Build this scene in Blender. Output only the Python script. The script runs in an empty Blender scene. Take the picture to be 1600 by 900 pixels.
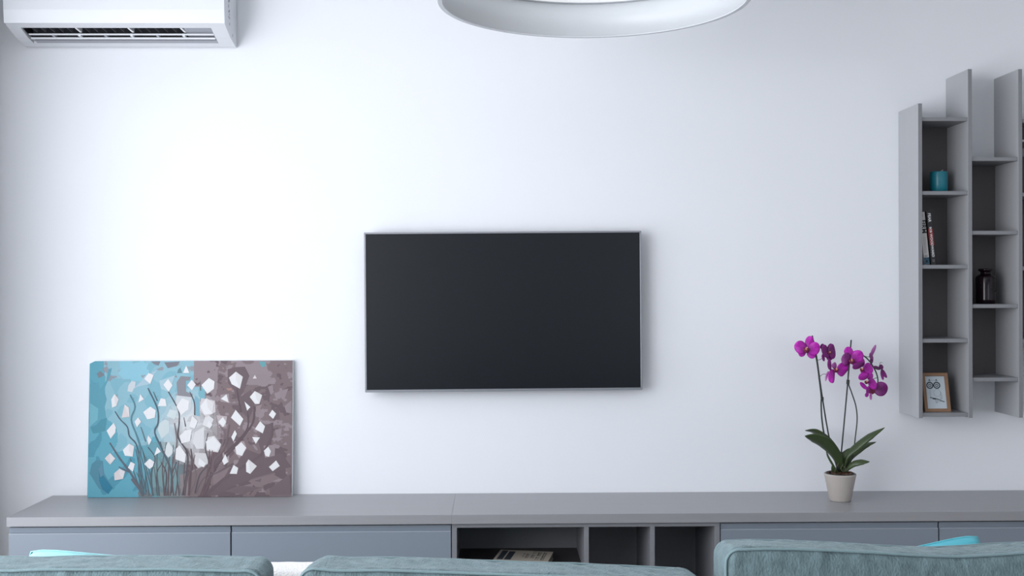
import bpy, bmesh, math, random
from mathutils import Vector, Matrix, noise, Euler

random.seed(7)
SC = bpy.context.scene
COL = SC.collection
PI = math.pi

# ------------------------------------------------------------------ camera, sky, light, exposure
cam_d = bpy.data.cameras.new('camera')
cam = bpy.data.objects.new('camera', cam_d); COL.objects.link(cam)
cam_d.sensor_width = 36.0
cam_d.lens = 1700 / 1600 * 36.0
cam_d.shift_y = -4 / 1600
cam_d.clip_start = 0.05
YAW, ROLL = math.atan(28 / 1700), 0.0025
_f = Vector((math.sin(YAW), math.cos(YAW), 0)); _r0 = Vector((math.cos(YAW), -math.sin(YAW), 0)); _z = Vector((0, 0, 1))
_r = _r0 * math.cos(ROLL) - _z * math.sin(ROLL); _u = _z * math.cos(ROLL) + _r0 * math.sin(ROLL)
_m = Matrix((_r, _u, -_f)).transposed().to_4x4()
_m.translation = Vector((0, -4.65, 1.44))
cam.matrix_world = _m
SC.camera = cam

SC.view_settings.view_transform = 'Standard'
SC.view_settings.look = 'None'
SC.view_settings.gamma = 1.0
SC.view_settings.use_curve_mapping = False
SC.view_settings.exposure = 0.0

world = bpy.data.worlds.new('sky'); SC.world = world
world.use_nodes = True
_bg = world.node_tree.nodes['Background']
_bg.inputs[0].default_value = (0.72, 0.84, 1.0, 1); _bg.inputs[1].default_value = 1.0


def area(name, loc, rot, sx, sy, power, col):
    d = bpy.data.lights.new(name, 'AREA'); d.shape = 'RECTANGLE'; d.size = sx; d.size_y = sy
    d.energy = power; d.color = col
    o = bpy.data.objects.new(name, d); COL.objects.link(o); o.location = loc; o.rotation_euler = rot
    return o


# daylight through the tall window in the left wall and an added fill lamp behind the camera
area('daylight_near_window', (-2.3, -1.45, 1.42), (0, -PI / 2, 0), 2.6, 1.8, 37, (0.95, 0.96, 1.0))
area('daylight_balcony_doors', (-2.3, -4.3, 1.42), (0, -PI / 2, 0), 2.6, 3.7, 196, (0.95, 0.96, 1.0))
area('added_fill_behind_camera', (2.7, -6.55, 1.45), (PI / 2, 0, 0), 2.6, 2.1, 13, (0.95, 0.967, 1.0))  # added fill to lift the right side, no known window


# ------------------------------------------------------------------ helpers
def lin(c):
    return tuple(((v / 255) / 12.92 if v / 255 <= 0.04045 else ((v / 255 + 0.055) / 1.055) ** 2.4) for v in c)


MATS = {}


def mat(name, rgb, rough=0.5, metal=0.0, var=0.04, scale=8.0, bump=0.0, bscale=60.0, stretch=(1, 1, 1),
        sheen=0.0, trans=0.0, spec=0.5, coat=0.0, attr=None):
    """principled material with a little procedural variation of its colour and an optional fine relief; rgb is linear"""
    if name in MATS: return MATS[name]
    m = bpy.data.materials.new(name); m.use_nodes = True
    nt = m.node_tree; b = nt.nodes['Principled BSDF']
    b.inputs['Roughness'].default_value = rough; b.inputs['Metallic'].default_value = metal
    b.inputs['Specular IOR Level'].default_value = spec
    b.inputs['Coat Weight'].default_value = coat
    b.inputs['Transmission Weight'].default_value = trans
    if sheen:
        b.inputs['Sheen Weight'].default_value = sheen; b.inputs['Sheen Roughness'].default_value = 0.4
        b.inputs['Sheen Tint'].default_value = (0.8, 0.95, 1.0, 1)
    tc = nt.nodes.new('ShaderNodeTexCoord'); mp = nt.nodes.new('ShaderNodeMapping')
    mp.inputs['Scale'].default_value = stretch
    nt.links.new(tc.outputs['Object'], mp.inputs['Vector'])
    nz = nt.nodes.new('ShaderNodeTexNoise'); nz.inputs['Scale'].default_value = scale; nz.inputs['Detail'].default_value = 5
    nt.links.new(mp.outputs[0], nz.inputs['Vector'])
    mx = nt.nodes.new('ShaderNodeMix'); mx.data_type = 'RGBA'
    mx.inputs[6].default_value = tuple(v * (1 - var) for v in rgb) + (1,)
    mx.inputs[7].default_value = tuple(min(1, v * (1 + var)) for v in rgb) + (1,)
    nt.links.new(nz.outputs[0], mx.inputs[0])
    if attr:
        at = nt.nodes.new('ShaderNodeAttribute'); at.attribute_name = attr
        ml = nt.nodes.new('ShaderNodeMix'); ml.data_type = 'RGBA'; ml.blend_type = 'MULTIPLY'; ml.inputs[0].default_value = 1
        nt.links.new(at.outputs['Color'], ml.inputs[6]); nt.links.new(mx.outputs[2], ml.inputs[7])
        nt.links.new(ml.outputs[2], b.inputs['Base Color'])
    else:
        nt.links.new(mx.outputs[2], b.inputs['Base Color'])
    if bump:
        nb = nt.nodes.new('ShaderNodeTexNoise'); nb.inputs['Scale'].default_value = bscale; nb.inputs['Detail'].default_value = 4
        nt.links.new(mp.outputs[0], nb.inputs['Vector'])
        bp = nt.nodes.new('ShaderNodeBump'); bp.inputs['Strength'].default_value = bump; bp.inputs['Distance'].default_value = 0.004
        nt.links.new(nb.outputs[0], bp.inputs['Height']); nt.links.new(bp.outputs[0], b.inputs['Normal'])
    MATS[name] = m
    return m


INV = {}


def thing(name, label, cat, loc=(0, 0, 0), rot=(0, 0, 0), group=None):
    o = bpy.data.objects.new(name, None); COL.objects.link(o)
    o.empty_display_size = 0.05
    o.location = loc; o.rotation_euler = rot
    o['label'] = label; o['category'] = cat
    if group: o['group'] = group
    INV[o.name] = (Matrix.Translation(loc) @ Euler(rot).to_matrix().to_4x4()).inverted()
    return o


def root_of(o):
    while o.parent: o = o.parent
    return o


def obj(name, bm, m, parent=None, smooth=False, world=False, label=None):
    """link a bmesh as one mesh object; world=True: the bmesh is in room coordinates and is brought into its thing's frame"""
    if parent is not None and world:
        bm.transform(INV[root_of(parent).name])
    me = bpy.data.meshes.new(name)
    bm.normal_update()
    bm.to_mesh(me); bm.free()
    for x in (m if isinstance(m, (list, tuple)) else [m]): me.materials.append(x)
    if smooth: me.shade_smooth()
    o = bpy.data.objects.new(name, me); COL.objects.link(o)
    if parent is not None: o.parent = parent
    if label: o['label'] = label
    return o


def struct(name, bm, m, parent=None):
    o = obj(name, bm, m, parent); o['kind'] = 'structure'; return o


def tag(o, label, cat, group=None):
    o['label'] = label; o['category'] = cat
    if group: o['group'] = group
    return o


def box(bm, x0, x1, y0, y1, z0, z1, bev=0.0, seg=1):
    vs = [bm.verts.new((x, y, z)) for x in (x0, x1) for y in (y0, y1) for z in (z0, z1)]
    fs = [(0, 1, 3, 2), (4, 6, 7, 5), (0, 4, 5, 1), (2, 3, 7, 6), (0, 2, 6, 4), (1, 5, 7, 3)]
    faces = [bm.faces.new([vs[i] for i in f]) for f in fs]
    if bev:
        es = list({e for f in faces for e in f.edges})
        bmesh.ops.bevel(bm, geom=es, offset=bev, segments=seg, affect='EDGES', profile=0.5)
    return bm


def bx(*a, **k): return box(bmesh.new(), *a, **k)


def prism(bm, prof, x0, x1):
    """closed profile of (y, z) points run along X"""
    a = [bm.verts.new((x0, y, z)) for y, z in prof]; b = [bm.verts.new((x1, y, z)) for y, z in prof]
    n = len(prof)
    for i in range(n):
        j = (i + 1) % n
        bm.faces.new((a[i], a[j], b[j], b[i]))
    bm.faces.new(a[::-1]); bm.faces.new(b)
    bmesh.ops.recalc_face_normals(bm, faces=bm.faces)
    return bm


def tube(bm, pts, rad, seg=8, cap=True):
    pts = [Vector(p) for p in pts]; n = len(pts)
    rads = rad if isinstance(rad, (list, tuple)) else [rad] * n
    rings = []; up = Vector((0, 0, 1))
    t0 = (pts[1] - pts[0]).normalized()
    ref = up if abs(t0.dot(up)) < 0.9 else Vector((1, 0, 0))
    nrm = t0.cross(ref).normalized()
    for i in range(n):
        t = (pts[min(i + 1, n - 1)] - pts[max(i - 1, 0)]).normalized()
        nrm = (nrm - t * nrm.dot(t)).normalized(); bn = t.cross(nrm)
        rings.append([bm.verts.new(pts[i] + (nrm * math.cos(2 * PI * k / seg) + bn * math.sin(2 * PI * k / seg)) * rads[i]) for k in range(seg)])
    for i in range(n - 1):
        for k in range(seg):
            bm.faces.new((rings[i][k], rings[i][(k + 1) % seg], rings[i + 1][(k + 1) % seg], rings[i + 1][k]))
    if cap:
        bm.faces.new(rings[0][::-1]); bm.faces.new(rings[-1])
    return bm


def lathe(bm, prof, seg=40, c=(0, 0, 0), closed=False):
    rings = []
    for r, z in prof:
        if r < 1e-6: rings.append([bm.verts.new((c[0], c[1], c[2] + z))] * seg)
        else: rings.append([bm.verts.new((c[0] + r * math.cos(2 * PI * k / seg), c[1] + r * math.sin(2 * PI * k / seg), c[2] + z)) for k in range(seg)])
    pairs = list(zip(rings, rings[1:])) + ([(rings[-1], rings[0])] if closed else [])
    for a, b in pairs:
        for k in range(seg):
            q = []
            for v in (a[k], a[(k + 1) % seg], b[(k + 1) % seg], b[k]):
                if v not in q: q.append(v)
            if len(q) > 2: bm.faces.new(q)
    bmesh.ops.recalc_face_normals(bm, faces=bm.faces)
    return bm


def interp(tab, x):
    if x <= tab[0][0]: return tab[0][1]
    for (a, b), (c, d) in zip(tab, tab[1:]):
        if x <= c: return b + (d - b) * (x - a) / (c - a)
    return tab[-1][1]


def spline(pts, n=6):
    """Catmull-Rom through the points"""
    P = [Vector(p) for p in pts]; P = [P[0] * 2 - P[1]] + P + [P[-1] * 2 - P[-2]]
    out = []
    for i in range(1, len(P) - 2):
        for k in range(n):
            t = k / n
            out.append(0.5 * ((2 * P[i]) + (P[i + 1] - P[i - 1]) * t + (2 * P[i - 1] - 5 * P[i] + 4 * P[i + 1] - P[i + 2]) * t * t
                              + (3 * P[i] - P[i - 1] - 3 * P[i + 1] + P[i + 2]) * t ** 3))
    out.append(P[-2].copy())
    return out


def text_bm(s, size, ext=0.0):
    """flat lettering, centred on the origin in the XY plane"""
    cu = bpy.data.curves.new('lettering', 'FONT'); cu.body = s; cu.size = size; cu.align_x = 'CENTER'; cu.align_y = 'CENTER'
    cu.extrude = ext; cu.resolution_u = 3; cu.offset = size * 0.022
    t = bpy.data.objects.new('lettering', cu)
    me = bpy.data.meshes.new_from_object(t)
    bm = bmesh.new(); bm.from_mesh(me)
    bpy.data.objects.remove(t); bpy.data.meshes.remove(me); bpy.data.curves.remove(cu)
    return bm


# ------------------------------------------------------------------ materials
M_wall = mat('white_wall_paint', (0.83, 0.845, 0.875), 0.75, var=0.012, scale=3, bump=0.03, bscale=90, spec=0.25)
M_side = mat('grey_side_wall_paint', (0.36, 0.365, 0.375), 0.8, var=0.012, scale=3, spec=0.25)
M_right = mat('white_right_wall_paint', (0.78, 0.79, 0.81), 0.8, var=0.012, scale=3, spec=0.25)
M_ceil = mat('white_ceiling_paint', (0.84, 0.85, 0.86), 0.85, var=0.01)
M_floor = mat('oak_floor', (0.22, 0.18, 0.145), 0.4, var=0.25, scale=5, stretch=(1, 8, 1))
M_lam = mat('grey_laminate', (0.235, 0.24, 0.26), 0.42, var=0.05, scale=6, stretch=(1, 10, 30))
M_top = mat('grey_worktop_laminate', (0.315, 0.317, 0.333), 0.38, spec=0.65, var=0.05, scale=5, stretch=(1, 14, 14))
M_draw = mat('blue_grey_lacquer', (0.235, 0.275, 0.325), 0.38, var=0.015, scale=3)
M_dark = mat('dark_gap', (0.02, 0.021, 0.026), 0.8)
M_shelf_lit = mat('side_lit_shelf_grey', (0.41, 0.415, 0.43), 0.36, spec=0.6, var=0.04, scale=6, stretch=(30, 30, 1))  # side panels lightened: light from the left is put into this grey
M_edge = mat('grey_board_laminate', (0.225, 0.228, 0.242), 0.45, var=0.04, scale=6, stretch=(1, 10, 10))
M_ac = mat('white_gloss_plastic', (0.74, 0.755, 0.785), 0.22, var=0.005)
def glow(m, col, e):
    p = m.node_tree.nodes['Principled BSDF']; p.inputs['Emission Color'].default_value = col + (1,); p.inputs['Emission Strength'].default_value = e
    return m


M_acin = mat('dark_duct_plastic', (0.012, 0.013, 0.018), 0.6)
M_acgrey = mat('grey_plastic', (0.36, 0.37, 0.41), 0.5, var=0.02)
M_white = mat('white_plastic', (0.84, 0.85, 0.88), 0.35, var=0.01)
M_ring = mat('white_lamp_enamel', (0.70, 0.725, 0.75), 0.38, var=0.005)
M_alu = mat('brushed_grey_metal', (0.30, 0.31, 0.335), 0.36, 0.6, var=0.03, stretch=(1, 30, 30))
M_scr = mat('dark_screen', (0.007, 0.009, 0.0125), 0.32, var=0.01, spec=0.3)
M_black = mat('black_plastic', (0.015, 0.015, 0.017), 0.5)
M_canvas = mat('raw_white_canvas', (0.75, 0.76, 0.78), 0.9, bump=0.1, bscale=300)
M_paint = mat('acrylic_paint', (0.81, 0.80, 0.79), 0.6, var=0.02, scale=40, bump=0.12, bscale=160, attr='paint')

# ------------------------------------------------------------------ the room
XL, XR, YF, YB, ZC = -2.12, 4.6, -6.4, 0.0, 2.85
T = 0.14
struct('floor', bx(XL - T, XR + T, YF - T, YB + T, -0.12, 0), M_floor)
struct('ceiling', bx(XL - T, XR + T, YF - T, YB + T, ZC, ZC + 0.12), M_ceil)
struct('wall_back', bx(XL - T, XR + T, YB, YB + T, 0, ZC), M_wall)
struct('wall_right', bx(XR, XR + T, YF, YB, 0, ZC), M_right)
W1 = (-6.15, -0.55, 0.12, 2.72)        # opening in the left wall: y0, y1, z0, z1
b = bmesh.new()
box(b, XL - T, XL, YF, W1[0], 0, ZC); box(b, XL - T, XL, W1[1], YB, 0, ZC)
box(b, XL - T, XL, W1[0], W1[1], 0, W1[2]); box(b, XL - T, XL, W1[0], W1[1], W1[3], ZC)
struct('wall_left', b, M_side)
W2 = (1.4, 4.0, 0.4, 2.5)             # opening added for the fill lamp behind the camera: x0, x1, z0, z1
b = bmesh.new()
box(b, XL, W2[0], YF - T, YF, 0, ZC); box(b, W2[1], XR, YF - T, YF, 0, ZC)
box(b, W2[0], W2[1], YF - T, YF, 0, W2[2]); box(b, W2[0], W2[1], YF - T, YF, W2[3], ZC)
struct('wall_front', b, M_side)


def window_frame(name, a0, a1, z0, z1, along_y, c):
    b = bmesh.new(); w = 0.05
    bars = [(a0, a0 + w, z0, z1), (a1 - w, a1, z0, z1), (a0 + w, a1 - w, z0, z0 + w), (a0 + w, a1 - w, z1 - w, z1),
            ((a0 + a1) / 2 - w / 2, (a0 + a1) / 2 + w / 2, z0 + w, z1 - w)]
    for p, q, r, s in bars:
        if along_y: box(b, c - 0.03, c + 0.03, p, q, r, s)
        else: box(b, p, q, c - 0.03, c + 0.03, r, s)
    return struct(name, b, M_white)


window_frame('window_1', W1[0], W1[1], W1[2], W1[3], True, XL - 0.09)
window_frame('added_fill_opening', W2[0], W2[1], W2[2], W2[3], False, YF - 0.09)  # frame made up for the added fill lamp's opening

# ------------------------------------------------------------------ low media cabinets and worktops
YD = -0.425          # plane of the drawer fronts
ZT = 0.553
X0, X1, X2, X3, X4 = -1.876, -0.166, 0.881, 1.736, 2.60
t = thing('worktop', 'long left slab of grey worktop under the leaning flower canvas', 'worktop', (-1.02, -0.22, 0.517), group='worktop slabs')
obj('slab', bx(X0, X1 - 0.0002, -0.437, -0.002, 0.517, ZT, 0.0005), M_top, t, world=True)
t = thing('worktop', 'right slab of grey worktop with the potted orchid standing on it', 'worktop', (1.2, -0.22, 0.517), group='worktop slabs')
obj('slab', bx(X1 + 0.0002, X4, -0.437, -0.002, 0.517, ZT, 0.0005), M_top, t, world=True)


def drawer_unit(x0, x1, cuts, label):
    t = thing('drawer_cabinet', label, 'cabinet', ((x0 + x1) / 2, -0.22, 0), group='low drawer cabinets')
    b = bmesh.new(); s = 0.016
    box(b, x0, x0 + s, -0.400, -0.003, 0.08, 0.516); box(b, x1 - s, x1, -0.400, -0.003, 0.08, 0.516)
    box(b, x0 + s, x1 - s, -0.400, -0.003, 0.08, 0.096); box(b, x0 + s, x1 - s, -0.400, -0.003, 0.500, 0.516)
    box(b, x0 + s, x1 - s, -0.012, -0.003, 0.096, 0.500)
    obj('carcass', b, M_lam, t, world=True)
    obj('plinth', bx(x0 + 0.01, x1 - 0.01, -0.36, -0.02, 0.0, 0.08), M_dark, t, world=True)
    xs = [x0] + cuts + [x1]
    for a, c in zip(xs, xs[1:]):
        # front with a bevelled finger pull along its top edge
        prof = [(-0.402, 0.10), (YD, 0.10), (YD, 0.4855), (YD + 0.0025, 0.4875), (YD + 0.0075, 0.489), (YD + 0.0035, 0.5105), (-0.402, 0.5105)]
        d = obj('drawer_front', prism(bmesh.new(), prof, a + 0.0028, c - 0.0028), M_draw, t, world=True)
        obj('pull_highlight', bx(a + 0.0032, c - 0.0032, YD - 0.0004, YD + 0.004, 0.4850, 0.4874, 0.0006), mat('painted_edge_highlight', (0.42, 0.45, 0.5), 0.35), d, world=True)  # pale strip paints the highlight along the pull's edge
    return t


drawer_unit(X0, X1 - 0.0015, [-1.02], 'low grey cabinet with two blue-grey drawers below the flower canvas')
drawer_unit(X2 - 0.003, X4, [X3], 'low grey cabinet with blue-grey drawers below the orchid')

t = thing('open_cabinet', 'low grey open cabinet with three doorless niches below the television', 'cabinet', (0.36, -0.22, 0))
for a, c in ((X1, -0.147), (0.348, 0.366), (0.605, 0.623), (0.857, X2 - 0.004)):
    nm = 'side_panel' if a in (X1, 0.857) else 'divider'
    obj(nm, bx(a, c, YD, -0.003, 0.08, 0.500, 0.0006), M_lam, t, world=True)
obj('top_panel', bx(X1, X2 - 0.004, YD, -0.003, 0.500, 0.5155, 0.0006), M_lam, t, world=True)
obj('bottom_panel', bx(-0.147, 0.857, YD + 0.002, -0.003, 0.08, 0.096), M_lam, t, world=True)
obj('back_panel', bx(-0.147, 0.348, -0.024, -0.008, 0.096, 0.500), M_lam, t, world=True)
obj('back_panel', bx(0.366, 0.605, -0.024, -0.008, 0.096, 0.500), M_lam, t, world=True)
obj('back_panel', bx(0.623, 0.857, -0.024, -0.008, 0.096, 0.500), M_lam, t, world=True)
obj('inner_shelf', bx(-0.1468, 0.3478, YD + 0.012, -0.0242, 0.306, 0.323), mat('dark_brown_laminate', (0.06, 0.052, 0.055), 0.5), t, world=True)
obj('plinth', bx(X1 + 0.01, X2 - 0.014, -0.36, -0.02, 0.0, 0.08), M_dark, t, world=True)

# book lying in the open cabinet
t = thing('lying_book', 'cream paperback lying flat inside the open cabinet niche', 'book', (0.116, -0.272, 0.3235), (0, 0, math.radians(-11)))
M_cream = mat('cream_cover', (0.52, 0.47, 0.40), 0.55, var=0.06, scale=14)
obj('cover', bx(-0.11, 0.11, -0.085, 0.085, 0.0265, 0.0285, 0.0005), M_cream, t)
obj('cover', bx(-0.11, 0.11, -0.085, 0.085, 0.0002, 0.0022, 0.0005), M_cream, t)
obj('spine', bx(-0.11, 0.11, -0.0868, -0.0848, 0.0002, 0.0285, 0.0008), mat('pale_spine', (0.72, 0.68, 0.62), 0.55), t, label='pale cream spine')
obj('page_block', bx(-0.106, 0.107, -0.0846, 0.081, 0.0023, 0.0264), mat('page_edges', (0.34, 0.31, 0.25), 0.9, stretch=(1, 1, 60), var=0.2), t)
b = bmesh.new()
box(b, -0.098, -0.074, -0.07, 0.07, 0.0286, 0.0288); box(b, -0.068, -0.042, -0.07, 0.062, 0.0286, 0.0288)
obj('cover_print', b, mat('dark_blue_ink', (0.035, 0.045, 0.06), 0.6), t, label='dark blue printed block')
b = bmesh.new(); rr = random.Random(3)
for cx, w, y0, y1 in ((0.0, 0.008, -0.02, 0.035), (0.016, 0.012, -0.035, 0.05), (0.038, 0.013, -0.03, 0.065), (0.060, 0.014, -0.055, 0.065), (0.082, 0.014, -0.06, 0.06)):
    y = y0
    while y < y1:
        h = rr.uniform(0.008, 0.014)
        if rr.random() < 0.85:
            box(b, cx - w / 2, cx - w / 2 + w * rr.uniform(0.25, 0.4), y, y + h * 0.85, 0.0286, 0.02875)
            box(b, cx, cx + w / 2, y, y + h * 0.4, 0.0286, 0.02875)
        y += h
obj('cover_lettering', b, mat('brown_ink', (0.07, 0.062, 0.055), 0.6), t, label='dark lettering')

# ------------------------------------------------------------------ television
tilt = Matrix.Rotation(-0.0045, 4, 'Y')          # hangs a hair out of level
t = thing('television', 'wall-mounted flat television with dark blank screen and thin grey frame', 'television', (0.0395, -0.075, 1.331), (0, -0.0050, 0))
hw, hh = 0.5835, 0.3355
b = bmesh.new(); w = 0.0075
box(b, -hw, hw, 0, 0.028, hh - w, hh, 0.0012); box(b, -hw, hw, 0, 0.028, -hh, -hh + w * 1.35, 0.0012)
box(b, -hw, -hw + w, 0, 0.028, -hh + w * 1.35, hh - w, 0.0012); box(b, hw - w, hw, 0, 0.028, -hh + w * 1.35, hh - w, 0.0012)
obj('bezel', b, M_alu, t)
obj('screen', bx(-hw + w, hw - w, 0.003, 0.02, -hh + w * 1.35, hh - w), M_scr, t)
b = bx(-hw + 0.004, hw - 0.004, 0.0201, 0.030, -hh + 0.004, hh - 0.004, 0.002)
box(b, -0.42, 0.42, 0.030, 0.052, -0.30, 0.12, 0.006)
obj('back_housing', b, M_black, t)
obj('wall_bracket', bx(-0.2, 0.2, 0.0521, 0.0735, -0.2, 0.08), M_black, t)

# ------------------------------------------------------------------ air conditioner
AX0, AX1 = -1.977, -1.092
t = thing('air_conditioner', 'white wall-mounted split air conditioner high in the left corner', 'air conditioner', ((AX0 + AX1) / 2, 0, 2.46))
low = [(-0.004, 2.4535), (-0.03, 2.4545), (-0.075, 2.463), (-0.115, 2.472), (-0.165, 2.489), (-0.212, 2.506)]
top = [(-0.214, 2.70), (-0.19, 2.735), (-0.004, 2.738)]
b = bmesh.new()
prism(b, low + top, AX0, AX0 + 0.050)
prism(b, low + top, AX1 - 0.062, AX1)
notch = [(-0.004, 2.4535), (-0.03, 2.4545), (-0.058, 2.4597), (-0.066, 2.500), (-0.120, 2.565), (-0.150, 2.560), (-0.178, 2.503), (-0.182, 2.4955), (-0.212, 2.506)]
prism(b, notch + top, AX0 + 0.050, AX1 - 0.062)
obj('body', b, M_ac, t, world=True)
fp = [(-0.2125, 2.507), (-0.2185, 2.5065), (-0.224, 2.56), (-0.226, 2.63), (-0.222, 2.70), (-0.205, 2.739), (-0.19, 2.744), (-0.19, 2.7382), (-0.214, 2.7015)]
obj('front_panel', prism(bmesh.new(), fp, AX0 - 0.0015, AX1 + 0.0015), M_ac, t, world=True)
obj('outlet_duct', prism(bmesh.new(), [(-0.0625, 2.482), (-0.0665, 2.4995), (-0.1205, 2.5635), (-0.150, 2.5585), (-0.1765, 2.5015), (-0.172, 2.502), (-0.148, 2.550), (-0.1225, 2.555), (-0.072, 2.500), (-0.0655, 2.483)], AX0 + 0.0505, AX1 - 0.0625), M_acin, t, world=True)
obj('duct_end', prism(bmesh.new(), [(-0.0626, 2.482), (-0.0666, 2.4995), (-0.1205, 2.5630), (-0.150, 2.5580), (-0.1764, 2.5015), (-0.12, 2.486)], AX0 + 0.0506, AX0 + 0.0540), M_acin, t, world=True)
obj('duct_end_block', prism(bmesh.new(), [(-0.072, 2.483), (-0.125, 2.545), (-0.145, 2.542), (-0.170, 2.502), (-0.165, 2.499), (-0.10, 2.480)], AX1 - 0.178, AX1 - 0.0628), M_acgrey, t, world=True, label='grey motor cover at the right end of the outlet')


def blade(y, z, th, dp, slope, x0, x1, name):
    b = bmesh.new()
    prism(b, [(y - dp / 2, z + slope * dp / 2), (y, z + slope * dp * 0.1 - th), (y + dp / 2, z - slope * dp / 2), (y, z + th)], x0, x1)
    return obj(name, b, M_white, t, world=True)


blade(-0.1265, 2.4815, 0.0022, 0.012, 0.35, AX0 + 0.060, AX1 - 0.066, 'louver')
blade(-0.0985, 2.4715, 0.0032, 0.016, 0.30, AX0 + 0.058, AX1 - 0.066, 'louver')
prof = [(-0.0585, 2.4605), (-0.0855, 2.4665), (-0.083, 2.4705), (-0.060, 2.4675)]
obj('outlet_lip', prism(bmesh.new(), prof, AX0 + 0.066, AX1 - 0.0635), M_acgrey, t, world=True)
span0, span1 = AX0 + 0.055, AX1 - 0.18
M_vane = mat('dark_grey_vane', (0.10, 0.105, 0.12), 0.5)
for k in range(18):
    x = span0 + (span1 - span0) * (k + 0.9) / 18.2
    strong = (k % 6 == 5)
    b = bmesh.new()
    w = 0.0040 if strong else 0.0007
    a = [bm_v for bm_v in [(-0.162, 2.499), (-0.132, 2.488), (-0.127, 2.522), (-0.152, 2.535)]]
    va = [b.verts.new((x + (y + 0.16) * 0.35 - w, y, z)) for y, z in a]; vb = [b.verts.new((x + (y + 0.16) * 0.35 + w, y, z)) for y, z in a]
    for i in range(4): b.faces.new((va[i], va[(i + 1) % 4], vb[(i + 1) % 4], vb[i]))
    b.faces.new(va[::-1]); b.faces.new(vb); bmesh.ops.recalc_face_normals(b, faces=b.faces)
    obj('vane', b, M_white if strong else M_vane, t, world=True)
    if k % 3 == 2:
        obj('louver_bracket', bx(x - 0.005, x + 0.005, -0.125, -0.097, 2.475, 2.486), M_white if strong else M_acgrey, t, world=True)
# marks printed up the right side
b = bmesh.new()
for y, z0, z1, w in ((-0.145, 2.588, 2.602, 0.004), (-0.132, 2.572, 2.583, 0.005), (-0.142, 2.570, 2.577, 0.003), (-0.130, 2.560, 2.567, 0.004), (-0.139, 2.548, 2.554, 0.007), (-0.128, 2.545, 2.551, 0.005),
                     (-0.128, 2.519, 2.530, 0.0035), (-0.075, 2.490, 2.494, 0.006), (-0.075, 2.483, 2.4865, 0.006), (-0.145, 2.61, 2.63, 0.004), (-0.133, 2.615, 2.625, 0.005)):
    box(b, AX1 + 0.0001, AX1 + 0.0006, y - w, y + w, z0, z1)
obj('side_marks', b, mat('grey_print', (0.2, 0.21, 0.24), 0.6), t, world=True, label='small dark grey marks printed on the side')['kind'] = 'stuff'

# ------------------------------------------------------------------ ring pendant lamp
LX, LY, LZ, LR = 0.3195, -1.189, 2.340, 0.4955
t = thing('pendant_lamp', 'large round white drum pendant lamp hanging at the top of the picture', 'lamp', (LX, LY, LZ))
S = 128
obj('shade', lathe(bmesh.new(), [(LR, 0.002), (LR, 0.160), (LR - 0.012, 0.160), (LR - 0.012, 0.002)], S, closed=True), M_ring, t, smooth=False)
obj('rim', lathe(bmesh.new(), [(LR + 0.0008, 0.0), (LR + 0.0008, 0.006), (LR - 0.0003, 0.0062), (LR - 0.0125, 0.0035), (LR - 0.0128, 0.0)], S, closed=True), mat('pale_grey_rim', (0.62, 0.64, 0.67), 0.35), t, label='thin pale grey lower rim')
obj('diffuser', lathe(bmesh.new(), [(0, 0.124), (LR - 0.0126, 0.124), (LR - 0.0126, 0.128), (0, 0.128)], S), glow(mat('opal_diffuser', (0.88, 0.89, 0.9), 0.5, var=0.0), (0.95, 0.97, 1.0), 0.42), t)
obj('diffuser_trim', lathe(bmesh.new(), [(LR - 0.0122, 0.119), (LR - 0.0122, 0.1238), (LR - 0.020, 0.1238), (LR - 0.020, 0.1215)], S, closed=True), mat('grey_trim', (0.45, 0.47, 0.5), 0.4), t)
for k in range(3):
    a = 2 * PI * k / 3 + 0.4
    obj('suspension_wire', tube(bmesh.new(), [(0.4895 * math.cos(a), 0.4895 * math.sin(a), 0.158), (0.05 * math.cos(a), 0.05 * math.sin(a), ZC - LZ - 0.03)], 0.0012, 6), M_alu, t)
obj('ceiling_rose', lathe(bmesh.new(), [(0, ZC - LZ - 0.035), (0.07, ZC - LZ - 0.035), (0.075, ZC - LZ - 0.03), (0.075, ZC - LZ), (0, ZC - LZ)], 40), M_white, t)
for f in bpy.data.objects['shade'].data.polygons: f.use_smooth = abs(f.normal.z) < 0.5

# ------------------------------------------------------------------ wall shelf
DS = -0.218
PX = [1.740, 1.946, 2.154, 2.362]; PT = 0.0158
t = thing('wall_shelf', 'grey wall-hung shelving unit of tall panels and staggered boards at right', 'shelf', (2.05, 0, 0.892))
tops = [2.182, 2.323, 2.323, 2.182]
for x, z in zip(PX, tops):
    sp = obj('side_panel', bx(x, x + PT, DS + 0.0011, -0.001, 0.892, z, 0.0003), M_shelf_lit, t, world=True)
    obj('shaded_edge_strip', bx(x, x + PT, DS, DS + 0.0010, 0.892, z, 0.0003), M_edge, sp, world=True, label='front edge strip in a darker, shaded grey')  # separate strip added so the front edge stays darker, as shaded
BZ = [[2.1185, 1.8155, 1.5125, 1.2085, 0.9045], [1.9545, 1.652, 1.350, 1.0485], [2.1115, 1.8085, 1.505, 1.2055]]
BT = 0.0155
for i in range(3):
    a, c = PX[i] + PT + 0.0002, PX[i + 1] - 0.0002
    for z in BZ[i]:
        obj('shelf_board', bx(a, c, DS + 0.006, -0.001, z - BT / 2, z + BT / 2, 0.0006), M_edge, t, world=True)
    for z0, z1 in zip(BZ[i][1:], BZ[i]):
        obj('back_panel', bx(a, c, -0.010, -0.001, z0 + BT / 2 + 0.0003, z1 - BT / 2 - 0.0003), mat('shaded_shelf_back', (0.095, 0.088, 0.092), 0.55), t, world=True)  # back boards darkened to deepen the shade inside the cells

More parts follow.
